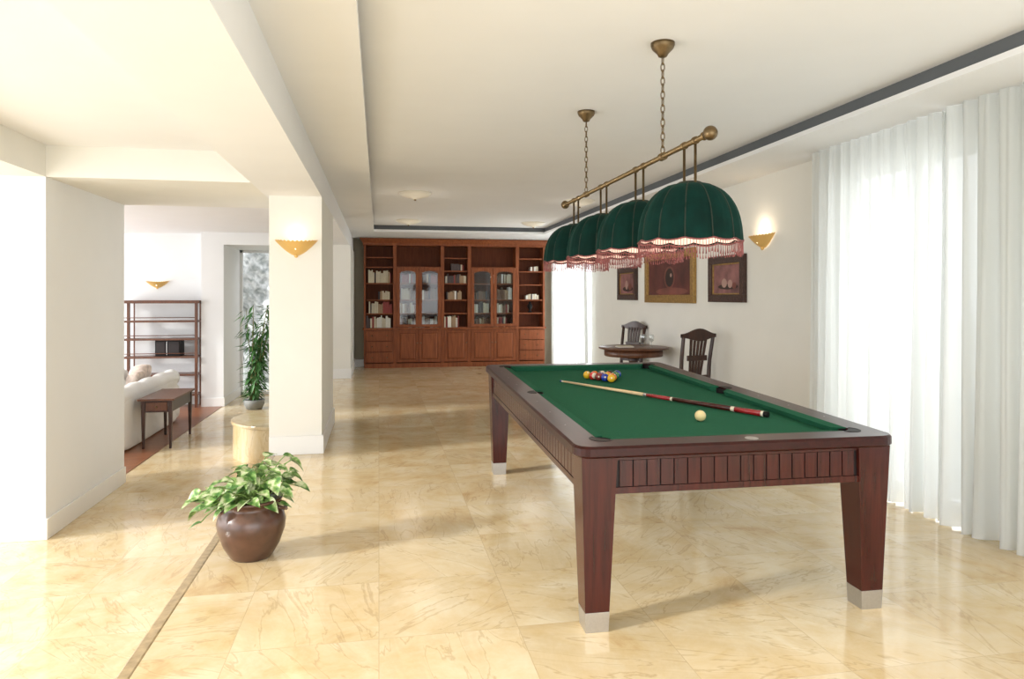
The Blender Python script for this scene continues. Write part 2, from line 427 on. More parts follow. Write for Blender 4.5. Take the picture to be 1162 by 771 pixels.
for px, py, a0 in ((xa+.018, ya+.018, 225), (xb-.018, ya+.018, 315), (xa+.018, yb-.018, 135), (xb-.018, yb-.018, 45), (xa-.004, ym, 180), (xb+.004, ym, 0)):
    a.lathe((px, py, 0), [(PR+.001, TH-0.004), (PR+.001, zf+0.003), (0.001, zf+0.003)], 24, 'black', cap=False)
    n_ = 20; span = 200 if abs(py-ym) > .01 else 170
    angs = [math.radians(a0-span/2+span*i/n_) for i in range(n_+1)]
    a.grid(lambda i, j: (px+(PR, PR+.010, PR+.011, PR)[j]*math.cos(angs[i]), py+(PR, PR+.010, PR+.011, PR)[j]*math.sin(angs[i]), TH+(.0018, .0018, -.004, -.02)[j]), n_+1, 4, 'black', False, cv=True)
    a.grid(lambda i, j: (px+(0.001, PR+.002)[j]*math.cos(angs[i]), py+(0.001, PR+.002)[j]*math.sin(angs[i]), TH+.0010), n_+1, 2, 'black', False)
for i in range(1, 8):
    if i == 4: continue
    for x in (RW*0.5, W-RW*0.5):
        a.lathe((x, RW+(Lt-2*RW)*i/8, 0), [(0.004, TH), (0.004, TH+0.0012), (0.001, TH+0.0012)], 10, 'steel', False)
a.lathe((W*0.54, RW*0.42, 0), [(0.03, TH), (0.03, TH+0.0015), (0.001, TH+0.0015)], 24, 'steel', False)
ai = 0.04; az0, az1 = TH-0.215, TH-0.052
a.box(ai+.012, W-ai-.012, ai+.012, ai+.04, az0+.008, az1, 'groove'); a.box(ai+.012, W-ai-.012, Lt-ai-.04, Lt-ai-.012, az0+.008, az1, 'groove')
a.box(ai+.012, ai+.04, ai+.012, Lt-ai-.012, az0+.008, az1, 'groove'); a.box(W-ai-.04, W-ai-.012, ai+.012, Lt-ai-.012, az0+.008, az1, 'groove')
for yy in (ai, Lt-ai-.03):
    a.box(ai+.1, W-ai-.1, yy, yy+.03, az0, az0+.028, 'mahog'); a.box(ai+.1, W-ai-.1, yy, yy+.03, az1-.018, az1, 'mahog')
for xx in (ai, W-ai-.03):
    a.box(xx, xx+.03, ai+.1, Lt-ai-.1, az0, az0+.028, 'mahog'); a.box(xx, xx+.03, ai+.1, Lt-ai-.1, az1-.018, az1, 'mahog')
def slats(lo, hi, fixed, horiz):
    n = int(round((hi-lo)/0.062)); st = (hi-lo)/n
    for i in range(n):
        p = lo+i*st+0.003; q = lo+(i+1)*st-0.003
        if horiz: a.box(p, q, fixed+.003, fixed+.027, az0+.030, az1-.020, 'mahog')
        else: a.box(fixed+.003, fixed+.027, p, q, az0+.030, az1-.020, 'mahog')
for f in (ai, Lt-ai-.03): slats(ai+.16, W-ai-.16, f, True)
for f in (ai, W-ai-.03): slats(ai+.16, Lt-ai-.16, f, False)
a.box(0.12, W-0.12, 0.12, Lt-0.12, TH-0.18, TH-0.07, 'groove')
for sx in (0, 1):
    for sy in (0, 1):
        def P(u, v):
            return (W-u if sx else u, Lt-v if sy else v)
        def quad(i0, w, z):
            c = [P(i0, i0), P(i0+w, i0), P(i0+w, i0+w), P(i0, i0+w)]
            if sx != sy: c = c[::-1]
            return [(p[0], p[1], z) for p in c]
        a.hexa(quad(0.050, 0.108, 0.085), quad(0.028, 0.160, TH-0.05), 'mahog')
        a.hexa(quad(0.053, 0.102, 0.0), quad(0.049, 0.110, 0.087), 'steel')
table = a.build('pool_table', 0.004, 2, xf=tf)

def tl(X, Y):
    v = (Y-Y0); return zf*(1+ZK*v/Lt)+0.001
R = 0.0295
cols = [(0.70, 0.42, 0.02), (0.015, 0.04, 0.32), (0.5, 0.02, 0.015), (0.08, 0.02, 0.17), (0.65, 0.15, 0.015), (0.008, 0.15, 0.05),
        (0.20, 0.02, 0.02), (0.01, 0.01, 0.01)]
M['ballw'] = plain('ball_ivory', (0.66, 0.61, 0.48), 0.1, coat=0.3, var=0.0)
M['cueb'] = plain('cue_ball_ivory', (0.70, 0.58, 0.28), 0.12, coat=0.3, var=0.0)
for i, c in enumerate(cols): M['ball%d' % i] = plain('ball_colour_%d' % i, c, 0.1, coat=0.4, var=0.0)
def ball(a, c, k, stripe, rnd):
    nrm = Vector((rnd.uniform(-.4, .4), rnd.uniform(-1, -.2), rnd.uniform(-.3, 1))).normalized()
    n, m_ = 24, 16
    q = nrm.to_track_quat('Z', 'Y')
    o = len(a.v)
    for i in range(n):
        for j in range(m_):
            t = PI*(j+.01)/(m_-1+.02)
            p = q @ Vector((math.sin(t)*math.cos(2*PI*i/n), math.sin(t)*math.sin(2*PI*i/n), math.cos(t)))
            a.v.append(tuple(Vector(c)+p*R))
    for i in range(n):
        for j in range(m_-1):
            i2 = (i+1) % n
            if stripe: kk = k if 4 <= j <= 10 else 'ballw'
            else: kk = 'ballw' if j < 1 or j > 13 else k
            a.face([o+i*m_+j, o+i2*m_+j, o+i2*m_+j+1, o+i*m_+j+1], kk, True)
rnd = random.Random(4)
a = MB(); idx = [0, 1, 4, 6, 0, 5, 10, 3, 4, 5, 0, 4, 12, 7, 1]
bx, by = 1.66, 4.84; c = 0
for row in range(5):
    for k in range(row+1):
        X = bx+(k-row/2)*2*R*1.01; Y = by+row*R*1.76
        i = idx[c]; c += 1
        ball(a, (X, Y, tl(X, Y)+R), 'ball%d' % (i % 8), i >= 8, rnd)
a.build('billiard_balls')
a = MB(); ball(a, (1.665, 3.42, tl(1.665, 3.42)+R*1.0), 'cueb', True, rnd)
for i in range(len(a.m)): a.m[i] = a.mi('cueb')
a.build('cue_ball')
M['maple'] = plain('maple', (0.66, 0.49, 0.27), 0.3, coat=0.3, var=0.08, vscale=20)
M['cuered'] = plain('cue_red_lacquer', (0.28, 0.008, 0.012), 0.2, coat=0.4)
a = MB()
p0 = Vector((1.285, 4.86, 0)); p1 = Vector((2.075, 3.45, 0))
def cp(t, dr):
    p = p0.lerp(p1, t); p.z = tl(p.x, p.y)+dr; return p
segs = [(0, 0.008, 'ball1'), (0.008, 0.02, 'ballw'), (0.02, 0.47, 'maple'), (0.47, 0.485, 'steel'), (0.485, 0.60, 'cuered'), (0.60, 0.61, 'ballw'),
        (0.61, 0.86, 'mahog'), (0.86, 0.875, 'ballw'), (0.875, 0.975, 'cuered'), (0.975, 0.985, 'ballw'), (0.985, 1.0, 'black')]
for t0, t1, k in segs:
    r0 = 0.0065+0.0095*t0; r1 = 0.0065+0.0095*t1
    a.tube([cp(t0, 0.0165), cp(t1, 0.0165)], [r0, r1], 14, k)
a.build('cue_stick')

# ------------------------------------------------------------------ pendant lamp
a = MB(); BX = 1.45; BH = 2.18
a.tube([(BX, 2.89, BH), (BX, 5.33, BH)], 0.0135, 14, 'brass')
for y in (2.88, 5.34): a.sphere((BX, y, BH), 0.033, 'brass')
for y in (2.93, 5.29): a.tube([(BX, y-.012, BH), (BX, y+.012, BH)], 0.02, 14, 'brass')
for y in (3.41, 4.77):
    a.lathe((BX, y, 2.77), [(0.012, -0.075), (0.022, -0.07), (0.03, -0.055), (0.055, -0.03), (0.062, -0.012), (0.062, 0.0)], 24, 'brass')
    a.tube([(BX, y-.02, BH), (BX, y+.02, BH)], 0.021, 14, 'brass')
    z = 2.70; k = 0
    while z > BH+0.03:
        pts = []
        for i in range(14):
            t = 2*PI*i/14; w = 0.010*math.cos(t); h = 0.024*math.sin(t)
            pts.append((BX+(w if k % 2 else 0), y+(0 if k % 2 else w), z-0.02+h))
        a.tube(pts, 0.0028, 6, 'brass', closed=True)
        z -= 0.036; k += 1
SY = [3.09, 3.74, 4.38, 5.03]; ST = 1.985; SR = 0.242
def shade_prof(t):
    if t < 0.82:
        q = t/0.82*math.radians(84); r = 0.03+ (SR*0.985-0.03)*math.sin(q)**0.85; z = -0.215*(1-math.cos(q))/(1-math.cos(math.radians(84)))
    else:
        q = (t-0.82)/0.18; r = SR*0.985+0.004*q; z = -0.215-0.052*q
    return r, z
NG = 12
for y in SY:
    for dy in (-0.06, 0.06):
        a.tube([(BX, y+dy, BH), (BX, y+dy, ST-0.015)], 0.007, 8, 'brass')
        a.tube([(BX, y+dy-.012, BH), (BX, y+dy+.012, BH)], 0.018, 12, 'brass')
    a.lathe((BX, y, ST), [(0.001, 0.012), (0.05, 0.010), (0.075, -0.004), (0.075, -0.012)], 24, 'seam', cap=False)
    def sf(scale, rim):
        def fn(i, j):
            th = 2*PI*i/96; t = j/17; r, z = shade_prof(t)
            pinch = abs(math.cos(NG*th/2))**8
            rr = (r*(1-0.035*pinch*min(1, t*3))+0.004*math.sin(NG*3*th)*t)*scale
            zz = z*scale - (0.012*abs(math.sin(NG*th/2)) if j == 17 else 0)
            return (BX+rr*math.cos(th), y+rr*math.sin(th), ST+zz)
        return fn
    a.grid(sf(1.0, 0), 96, 18, 'velvet', True, cu=True)
    a.grid(sf(0.972, 0), 96, 18, 'lining', True, cu=True)
    for g_ in range(NG):
        th = 2*PI*(g_+0.0)/NG
        pts = []
        for j in range(12):
            r, z = shade_prof(j/11); r = r*(1-0.035*min(1, j/11*3))+0.001
            pts.append((BX+r*math.cos(th), y+r*math.sin(th), ST+z))
        a.tube(pts, 0.003, 6, 'seam')
    rr = SR*0.985+0.004
    pts = [(BX+rr*math.cos(2*PI*i/72), y+rr*math.sin(2*PI*i/72), ST-0.270-0.010*abs(math.sin(NG*PI*i/72))) for i in range(72)]
    a.tube(pts, 0.004, 6, 'fringe', closed=True)
    nS = 110
    for i in range(nS):
        th = 2*PI*i/nS; z0 = ST-0.270-0.010*abs(math.sin(NG*th/2)); ln = 0.060+0.008*random.random()
        x, yy = BX+(rr-.002)*math.cos(th), y+(rr-.002)*math.sin(th)
        a.tube([(x, yy, z0), (x+random.uniform(-.002, .002), yy, z0-ln*0.7), (x, yy, z0-ln)], [0.0013, 0.0013, 0.0036], 5, 'fringe')
    a.tube([(BX, y, ST-0.01), (BX, y, ST-0.09)], 0.02, 12, 'brass')
    a.sphere((BX, y, ST-0.13), 0.035, 'bulb')
lamp = a.build('billiard_pendant_lamp', recalc=False)
for i, y in enumerate(SY): point('bulb_light_%d' % (i+1), (BX, y, ST-0.2), 1.1, (1, .80, .68), 0.04, lamp)

# ------------------------------------------------------------------ bookcase
a = MB(); YF = 14.40; YB = 14.76
XS = [-0.30, 0.32, 1.29, 1.85, 2.87, 3.46]
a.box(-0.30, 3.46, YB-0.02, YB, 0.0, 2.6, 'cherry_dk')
a.box(-0.29, 3.45, YF-0.01, YB-.02, 0.0, 0.09, 'cherry')
a.box(-0.32, 3.48, YF-0.05, YB-.02, 0.775, 0.815, 'cherry')
a.box(-0.32, 3.48, YF-0.02, YB-.02, 2.50, 2.545, 'cherry')
a.hexa([(-.32, YF-.02, 2.545), (3.48, YF-.02, 2.545), (3.48, YB-.02, 2.545), (-.32, YB-.02, 2.545)],
       [(-.37, YF-.08, 2.62), (3.53, YF-.08, 2.62), (3.53, YB-.02, 2.62), (-.37, YB-.02, 2.62)], 'cherry')
a.box(-0.38, 3.54, YF-.09, YB-.02, 2.62, 2.64, 'cherry')
for i, x in enumerate(XS):
    w = 0.035
    a.box(max(x-w, -0.30), min(x+w, 3.46), YF, YB-.02, 0.09, 2.5, 'cherry')
shelves = {0: [1.10, 1.38, 1.72, 2.05, 2.25], 1: [1.10, 1.38, 1.72, 2.06], 2: [1.10, 1.38, 1.72, 1.98, 2.25], 3: [1.10, 1.38, 1.72, 2.06], 4: [1.10, 1.38, 1.70, 1.98, 2.25]}
for bay, zs in shelves.items():
    for z in zs: a.box(XS[bay]+.03, XS[bay+1]-.03, YF+.03, YB-.02, z-0.012, z+0.012, 'cherry')
def panel(x0, x1, z0, z1, knob=None):
    a.box(x0, x1, YF-.012, YF+.01, z0, z1, 'cherry')
    s = 0.055
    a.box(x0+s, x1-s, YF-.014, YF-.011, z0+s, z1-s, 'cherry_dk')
    a.hexa([(x0+s+.012, YF-.014, z0+s+.012), (x1-s-.012, YF-.014, z0+s+.012), (x1-s-.012, YF-.014, z1-s-.012), (x0+s+.012, YF-.014, z1-s-.012)],
           [(x0+s+.03, YF-.022, z0+s+.03), (x1-s-.03, YF-.022, z0+s+.03), (x1-s-.03, YF-.022, z1-s-.03), (x0+s+.03, YF-.022, z1-s-.03)], 'cherry')
    if knob: a.sphere((knob[0], YF-.03, knob[1]), 0.014, 'brass', 8, 6)
for bay in range(5):
    x0, x1 = XS[bay]+.04, XS[bay+1]-.04
    if bay in (0, 4):
        for k in range(3):
            z0 = 0.11+k*0.222; 
            a.box(x0, x1, YF-.018, YF+.01, z0, z0+0.21, 'cherry')
            a.box(x0+.02, x1-.02, YF-.024, YF-.018, z0+.02, z0+0.19, 'cherry')
            for kx in (x0+.12, x1-.12): a.sphere((kx, YF-.036, z0+.105), 0.014, 'brass', 8, 6)
    elif bay == 2:
        panel(x0, x1, 0.11, 0.765, (x1-.03, 0.5))
    else:
        xm = (x0+x1)/2
        panel(x0, xm-.004, 0.11, 0.765, (xm-.035, 0.5)); panel(xm+.004, x1, 0.11, 0.765, (xm+.035, 0.5))
        for p, q in ((x0, xm-.004), (xm+.004, x1)):
            s = 0.06
            a.box(p, p+s, YF-.012, YF+.012, 0.825, 2.05, 'cherry'); a.box(q-s, q, YF-.012, YF+.012, 0.825, 2.05, 'cherry')
            a.box(p+s, q-s, YF-.012, YF+.012, 0.825, 0.885, 'cherry')
            n = 10
            for i in range(n):
                u0 = p+s+(q-p-2*s)*i/n; u1 = p+s+(q-p-2*s)*(i+1)/n
                t = ((i+.5)/n-.5)*2; zz = 1.92+0.06*math.sqrt(max(0, 1-t*t))
                a.box(u0, u1, YF-.012, YF+.012, zz, 2.05, 'cherry')
            a.box(p+s, q-s, YF-.002, YF+.002, 0.88, 1.98, 'glass')
            a.sphere((q-.03 if p == x0 else p+.03, YF-.03, 1.4), 0.012, 'brass', 8, 6)
bookcase = a.build('bookcase')
bc = {'bk_cream': (0.58, 0.51, 0.38), 'bk_white': (0.72, 0.70, 0.64), 'bk_red': (0.26, 0.04, 0.035), 'bk_dark': (0.07, 0.05, 0.05), 'bk_brown': (0.18, 0.10, 0.06), 'bk_tan': (0.36, 0.24, 0.14)}
for k, v in bc.items(): M[k] = plain(k, v, 0.6, var=0.1)
a = MB(); rnd = random.Random(11); keys = list(bc)
def books(x0, x1, z, fill=1.0, hmax=0.25, pal=None):
    x = x0; end = x0+(x1-x0)*fill
    pal = pal or ['bk_cream', 'bk_white', 'bk_cream', 'bk_white'] + keys
    k = rnd.choice(pal)
    while x < end-0.04:
        w = rnd.uniform(0.02, 0.045); h = rnd.uniform(0.72, 1)*hmax
        if rnd.random() < 0.6: k = rnd.choice(pal)
        d = rnd.uniform(0.0, 0.03)
        a.box(x, x+w-.003, YF+.035+d, YF+.25, z+.013, z+.013+h, k); x += w
def row(b_, z, s0, s1, h=0.25):
    p, q = XS[b_]+.045, XS[b_+1]-.045
    books(p+(q-p)*s0, p+(q-p)*s1, z, 1.0, h, ['bk_dark', 'bk_brown', 'bk_tan', 'bk_cream', 'bk_red', 'bk_brown', 'bk_white', 'bk_cream'] if b_ in (1, 3) else None)
for args in ((0, .802, 0, .95), (0, 1.10, .1, 1, .24), (0, 1.72, .08, 1, .27), (0, 1.38, 0.45, .95, .18),
             (1, .802, .05, .95, .24), (1, 1.10, .05, .6, .22), (1, 1.38, .1, .45, .24), (1, 1.38, .55, .95, .26), (1, 1.72, .08, .4, .2), (1, 1.72, .6, .95, .2),
             (2, 1.72, .05, 1, .2), (2, 1.38, .1, .8, .2), (2, .802, .0, .7, .26), (2, 1.98, 0.3, .9, .15),
             (3, .802, .1, .85, .22), (3, 1.10, .05, .4, .24), (3, 1.10, .5, .9, .2), (3, 1.38, .55, .95, .26), (3, 1.38, .1, .4, .2), (3, 1.72, .5, .97, .2),
             (4, 1.38, .3, .9, .12), (4, 1.98, .5, .9, .12)):
    row(*args)
a.build('books')
a = MB()
px = 3.17
a.lathe((px, YF+.15, 1.115), [(0.04, 0), (0.05, 0.01), (0.02, 0.05), (0.06, 0.12), (0.055, 0.16), (0.02, 0.2), (0.025, 0.23)], 20, 'black'); a.build('vase')

# ------------------------------------------------------------------ sconces
def sconce(name, org, ux, out, w, h):
    a = MB(); org = Vector(org); ux = Vector(ux); out = Vector(out)
    def fn(sc):
        def g(i, j):
            t = PI*i/90; b_ = j/11
            r = (0.03+0.97*b_**0.72)*w/2*sc*(1+0.035*math.cos(30*t)*b_)
            p = org+ux*(r*math.cos(t))+out*(r*math.sin(t)*0.62+0.004)
            p.z = org.z+h*b_**1.1*(1-0.12*math.sin(t)*b_ + 0.04*math.cos(30*t)*b_)+ (0.004 if sc < 1 else 0)
            return p
        return g
    a.grid(fn(1.0), 91, 12, 'gold'); a.grid(fn(0.96), 91, 12, 'gold')
    a.sphere(org+out*0.02, 0.018, 'gold')
    p = org+out*(w*0.15)+Vector((0, 0, h*0.5)); a.sphere(p, 0.022, 'bulb')
    ob = a.build(name, recalc=False)
    q = org+out*(w*0.22)+Vector((0, 0, h+0.05))
    return ob, q
o1, q = sconce('wall_sconce', (-0.745, 6.655, 1.825), (1, 0, 0), (0, -1, 0), 0.38, 0.145); point('sconce_light', q, 0.4, parent=o1)
o1, q = sconce('wall_sconce', (3.745, 6.3, 1.93), (0, 1, 0), (-1, 0, 0), 0.40, 0.135); point('sconce_light', q, 1.0, parent=o1)
o1, q = sconce('wall_sconce', (-3.75, 12.945, 1.60), (1, 0, 0), (0, -1, 0), 0.38, 0.12); point('sconce_light', q, 0.3, parent=o1)

for i, (x, y) in enumerate(((0.45, 8.9), (2.7, 9.2), (0.5, 12.1), (2.7, 12.1))):
    a = MB()
    a.lathe((x, y, 2.77), [(0.001, -0.085), (0.03, -0.083), (0.04, -0.07), (0.10, -0.062), (0.165, -0.045), (0.20, -0.022), (0.205, -0.015)], 40, 'milk', cap=False)
    a.lathe((x, y, 2.77), [(0.205, -0.02), (0.215, -0.015), (0.21, 0.0)], 40, 'milk', cap=False)
    a.lathe((x, y, 2.77), [(0.001, -0.105), (0.014, -0.1), (0.016, -0.085)], 16, 'brass', cap=False)
    ob = a.build('ceiling_light'); 
    point('ceiling_glow', (x, y, 2.40), 1.1, (1, .90, .78), 0.25, ob)

# ------------------------------------------------------------------ paintings
def painting(name, y0, y1, z0, z1, fw, fk, bg, shapes):
    a = MB(); xw = 3.748
    for (p, q, r_, s_) in ((y0, y1, z0, z0+fw), (y0, y1, z1-fw, z1), (y0, y0+fw, z0+fw, z1-fw), (y1-fw, y1, z0+fw, z1-fw)):
        a.box(xw-.045, xw, p, q, r_, s_, fk)
    i = fw*0.8
    for (p, q, r_, s_) in ((y0+i, y1-i, z0+i, z0+fw+.015), (y0+i, y1-i, z1-fw-.015, z1-i), (y0+i, y0+fw+.015, z0+i, z1-i), (y1-fw-.015, y1-i, z0+i, z1-i)):
        a.box(xw-.03, xw-.002, p, q, r_, s_, 'frameg')
    a.box(xw-.018, xw-.004, y0+fw, y1-fw, z0+fw, z1-fw, bg)
    d = 0
    for (cy, cz, ry, rz, k) in shapes:
        d += 0.0006; o = len(a.v); n = 28
        for t in range(n):
            a.v.append((xw-.0185-d, cy+ry*math.cos(2*PI*t/n), cz+rz*math.sin(2*PI*t/n)))
        a.face([o+t for t in range(n)], k)
    return a.build(name, 0.004, recalc=True)
M['pbg'] = plain('canvas_red_brown', (0.095, 0.022, 0.017), 0.6, var=0.5, vscale=3)
M['pdk'] = plain('canvas_dark', (0.02, 0.008, 0.006), 0.6); M['pmid'] = plain('canvas_mid', (0.17, 0.050, 0.036), 0.6, var=0.3)
M['plt'] = plain('canvas_light', (0.38, 0.24, 0.20), 0.6, var=0.2); M['ppk'] = plain('canvas_pink', (0.22, 0.095, 0.09), 0.6, var=0.5, vscale=6)
painting('framed_painting', 7.80, 9.36, 1.37, 2.05, 0.09, 'frameg', 'pbg',
         [(8.5, 1.52, .50, .05, 'pmid'), (8.55, 1.70, .17, .15, 'pmid'), (8.55, 1.70, .13, .12, 'pdk'), (8.50, 1.73, .03, .025, 'plt')])
painting('framed_painting', 6.63, 7.42, 1.39, 1.90, 0.085, 'framed', 'ppk',
         [(7.0, 1.56, .22, .03, 'pdk'), (7.08, 1.60, .06, .05, 'plt'), (6.95, 1.59, .05, .045, 'plt'), (6.86, 1.57, .045, .035, 'pmid')])
painting('framed_painting', 9.72, 10.52, 1.40, 1.90, 0.085, 'framed', 'ppk',
         [(10.1, 1.57, .22, .04, 'pdk'), (10.15, 1.63, .06, .07, 'plt'), (10.0, 1.60, .07, .05, 'pmid')])

# ------------------------------------------------------------------ small round table + chairs
def rot2(cx, cy, r):
    c, s = math.cos(r), math.sin(r)
    return lambda x, y, z: (cx+x*c-y*s, cy+x*s+y*c, z)
a = MB(); cx, cy = 3.26, 8.62; H = 0.80
a.lathe((cx, cy, 0), [(0.42, H-.03), (0.45, H-.022), (0.45, H-.006), (0.44, H), (0.001, H)], 48, 'mdwood')
a.lathe((cx, cy, 0), [(0.37, H-.12), (0.38, H-.11), (0.38, H-.03)], 48, 'mdwood', cap=True)
a.lathe((cx, cy, 0), [(0.05, 0.18), (0.07, 0.24), (0.045, 0.34), (0.04, 0.5), (0.06, 0.6), (0.09, H-.12)], 20, 'dkwood')
for k in range(4):
    t = PI/4+k*PI/2
    a.tube([(cx+r_*math.cos(t), cy+r_*math.sin(t), z) for r_, z in ((.03, .25), (.14, .2), (.25, .07), (.33, .03))], [.035, .03, .025, .03], 8, 'dkwood')
a.build('round_side_table')
a = MB()
for dx, dy in ((0.1, -.05), (0.16, .04), (0.2, -.12)):
    a.lathe((cx+dx, cy+dy, H), [(0.03, 0), (0.028, 0.004), (0.004, 0.01), (0.004, 0.06), (0.03, 0.09), (0.034, 0.13), (0.028, 0.16)], 16, 'clear', cap=False)
a.build('wine_glasses')
a = MB(); a.box(cx-.25, cx-.05, cy-.15, cy+.0, H, H+.012, 'paper'); a.box(cx-.24, cx-.06, cy-.14, cy-.01, H+.012, H+.02, 'bk_cream'); a.build('magazine')

def chair(cx, cy, rot):
    a = MB()
    sw = 0.23
    a.hexa([(-.20, -.2, .42), (.20, -.2, .42), (sw, .22, .42), (-sw, .22, .42)], [(-.20, -.2, .455), (.20, -.2, .455), (sw, .22, .455), (-sw, .22, .455)], 'dkwood')
    a.hexa([(-.18, -.18, .455), (.18, -.18, .455), (sw-.02, .20, .455), (-sw+.02, .20, .455)], [(-.16, -.16, .49), (.16, -.16, .49), (sw-.04, .18, .49), (-sw+.04, .18, .49)], 'upholst')
    a.hexa([(-.20, -.2, .36), (.20, -.2, .36), (sw, .21, .36), (-sw, .21, .36)], [(-.19, -.19, .42), (.19, -.19, .42), (sw-.01, .2, .42), (-sw+.01, .2, .42)], 'dkwood')
    for s_ in (-1, 1):
        a.tube([(s_*.205, .19, .42), (s_*.215, .21, .3), (s_*.2, .2, .12), (s_*.215, .225, .025), (s_*.215, .225, 0)], [.032, .026, .018, .02, .026], 8, 'dkwood')
        a.tube([(s_*.19, -.24, 0), (s_*.185, -.2, .25), (s_*.185, -.18, .48), (s_*.19, -.20, .75), (s_*.20, -.25, 1.02)], [.018, .022, .024, .022, .020], 8, 'dkwood')
    a.grid(lambda i, j: ((i/12-.5)*0.46, -.25-.02*math.cos((i/12-.5)*PI)+(-.014 if j in (0, 3) else .014), 0.98+(0.0 if j < 2 else .09+.03*math.cos((i/12-.5)*2*PI)) - .02*math.cos((i/12-.5)*PI*2)*(j < 2)), 13, 4, 'dkwood', False, cv=True)
    for x_ in (-.10, -.05, 0, .05, .10):
        b_ = x_*0.7
        a.hexa([(b_-.014, -.19, .56), (b_+.014, -.19, .56), (b_+.014, -.175, .56), (b_-.014, -.175, .56)],
               [(x_-.017, -.262, 1.01), (x_+.017, -.262, 1.01), (x_+.017, -.247, 1.01), (x_-.017, -.247, 1.01)], 'dkwood')
    a.box(-.185, .185, -.20, -.175, .53, .575, 'dkwood'); a.box(-.13, .13, -.235, -.21, .74, .80, 'dkwood')
    a.box(-.19, .19, -.205, -.19, .2, .23, 'dkwood')
    return a.build('dining_chair', 0.003, xf=rot2(cx, cy, rot))
chair(3.42, 7.42, math.radians(12)); chair(3.39, 9.40, math.radians(118))

# ------------------------------------------------------------------ living room
a = MB(); ex0, ex1, ey0, ey1 = -4.2, -3.0, 12.5, 12.86
for x in (ex0, ex1-.045):
    for y in (ey0, ey1-.045):
        a.box(x, x+.045, y, y+.045, LZ, 1.36, 'mdwood')
for z in (-0.22, 0.12, 0.42, 0.72, 1.02): a.box(ex0+.01, ex1-.01, ey0+.01, ey1-.01, z, z+.03, 'mdwood')
a.box(ex0-.03, ex1+.03, ey0-.03, ey1+.03, 1.34, 1.39, 'mdwood')
a.box(ex0+.2, ex0+.22, ey0+.02, ey0+.04, -0.2, 1.34, 'mdwood')
for z in (.5, .8, 1.1):
    a.tube([(ex0+.03, ey0+.02, z), (ex1-.03, ey0+.02, z)], 0.008, 6, 'mdwood')
a.build('etagere_shelf', 0.004)
a = MB(); a.box(-3.68, -3.28, 12.56, 12.80, 0.452, 0.72, 'black'); a.box(-3.5, -3.49, 12.55, 12.56, 0.47, 0.70, 'steel'); a.box(-3.66, -3.52, 12.552, 12.56, 0.48, 0.70, 'groove'); a.box(-3.47, -3.30, 12.552, 12.56, 0.48, 0.70, 'groove'); a.build('stereo', 0.006)
a = MB(); x0, x1, y0, y1 = -2.86, -2.5, 9.2, 10.15; zt = 0.20
F = LZ+0.006
a.box(x0-.03, x1+.03, y0-.03, y1+.03, zt-.025, zt, 'mdwood')
a.box(x0+.01, x1-.01, y0+.01, y1-.01, zt-.17, zt-.025, 'dkwood')
a.box(x0+.06, x1-.06, y0+.002, y0+.01, zt-.15, zt-.045, 'mdwood'); a.sphere(((x0+x1)/2, y0-.008, zt-.1), .013, 'brass', 8, 6)
for x in (x0+.025, x1-.025):
    for y in (y0+.025, y1-.025):
        s_ = 0.025; t_ = 0.013; fz = F if x < -2.62 else LZ
        a.hexa([(x-t_, y-t_, fz), (x+t_, y-t_, fz), (x+t_, y+t_, fz), (x-t_, y+t_, fz)], [(x-s_, y-s_, zt-.025), (x+s_, y-s_, zt-.025), (x+s_, y+s_, zt-.025), (x-s_, y+s_, zt-.025)], 'dkwood')
a.build('console_table', 0.003)
a = MB()
def soft(x0, x1, y0, y1, z0, z1, k, r=0.3, tilt=0):
    cx, cy, cz = (x0+x1)/2, (y0+y1)/2, (z0+z1)/2; hx, hy, hz = (x1-x0)/2, (y1-y0)/2, (z1-z0)/2
    def se(c, e): return math.copysign(abs(c)**e, c)
    n, m_ = 32, 20
    def fn(i, j):
        u = 2*PI*i/n; v = -PI/2+PI*(j+.02)/(m_-1+.04)
        z_ = hz*se(math.sin(v), r)
        return (cx+hx*se(math.cos(v), r)*se(math.cos(u), r)+tilt*z_, cy+hy*se(math.cos(v), r)*se(math.sin(u), r), cz+z_)
    a.grid(fn, n, m_, k, True, cu=True)
sx1 = -2.96
soft(-3.95, sx1-.02, 9.0, 11.2, F, -0.08, 'sofa'); soft(sx1-.26, sx1, 8.95, 11.25, F+.005, 0.24, 'sofa', .2)
soft(-3.95, sx1-.02, 8.92, 9.18, F, 0.16, 'sofa'); soft(-3.95, sx1-.0, 11.1, 11.36, F, 0.16, 'sofa')
soft(-3.95, sx1-.22, 9.2, 10.14, -0.14, 0.03, 'sofa'); soft(-3.95, sx1-.22, 10.15, 11.08, -0.14, 0.03, 'sofa')
a.tube([(sx1-.13, 8.93+.12*i, 0.22+0.012*math.sin(i*1.3)) for i in range(21)], 0.125, 16, 'sofa')
soft(-3.50, -3.28, 10.6, 11.05, 0.03, 0.47, 'cushion', .45, .2); soft(-3.62, -3.42, 10.0, 10.5, 0.03, 0.46, 'sofa', .45, .2); soft(-3.36, -3.2, 10.1, 10.55, 0.05, 0.43, 'cushion', .45, .2)
soft(-3.45, -3.24, 9.3, 9.9, 0.03, 0.40, 'sofa', .45, .2)
a.build('sofa')
a = MB(); rnd = random.Random(5); bx_, by_ = -2.04, 12.2
a.lathe((bx_, by_, LZ), [(0.12, 0), (0.16, 0.08), (0.17, 0.16), (0.15, 0.16), (0.001, 0.14)], 24, 'planter')
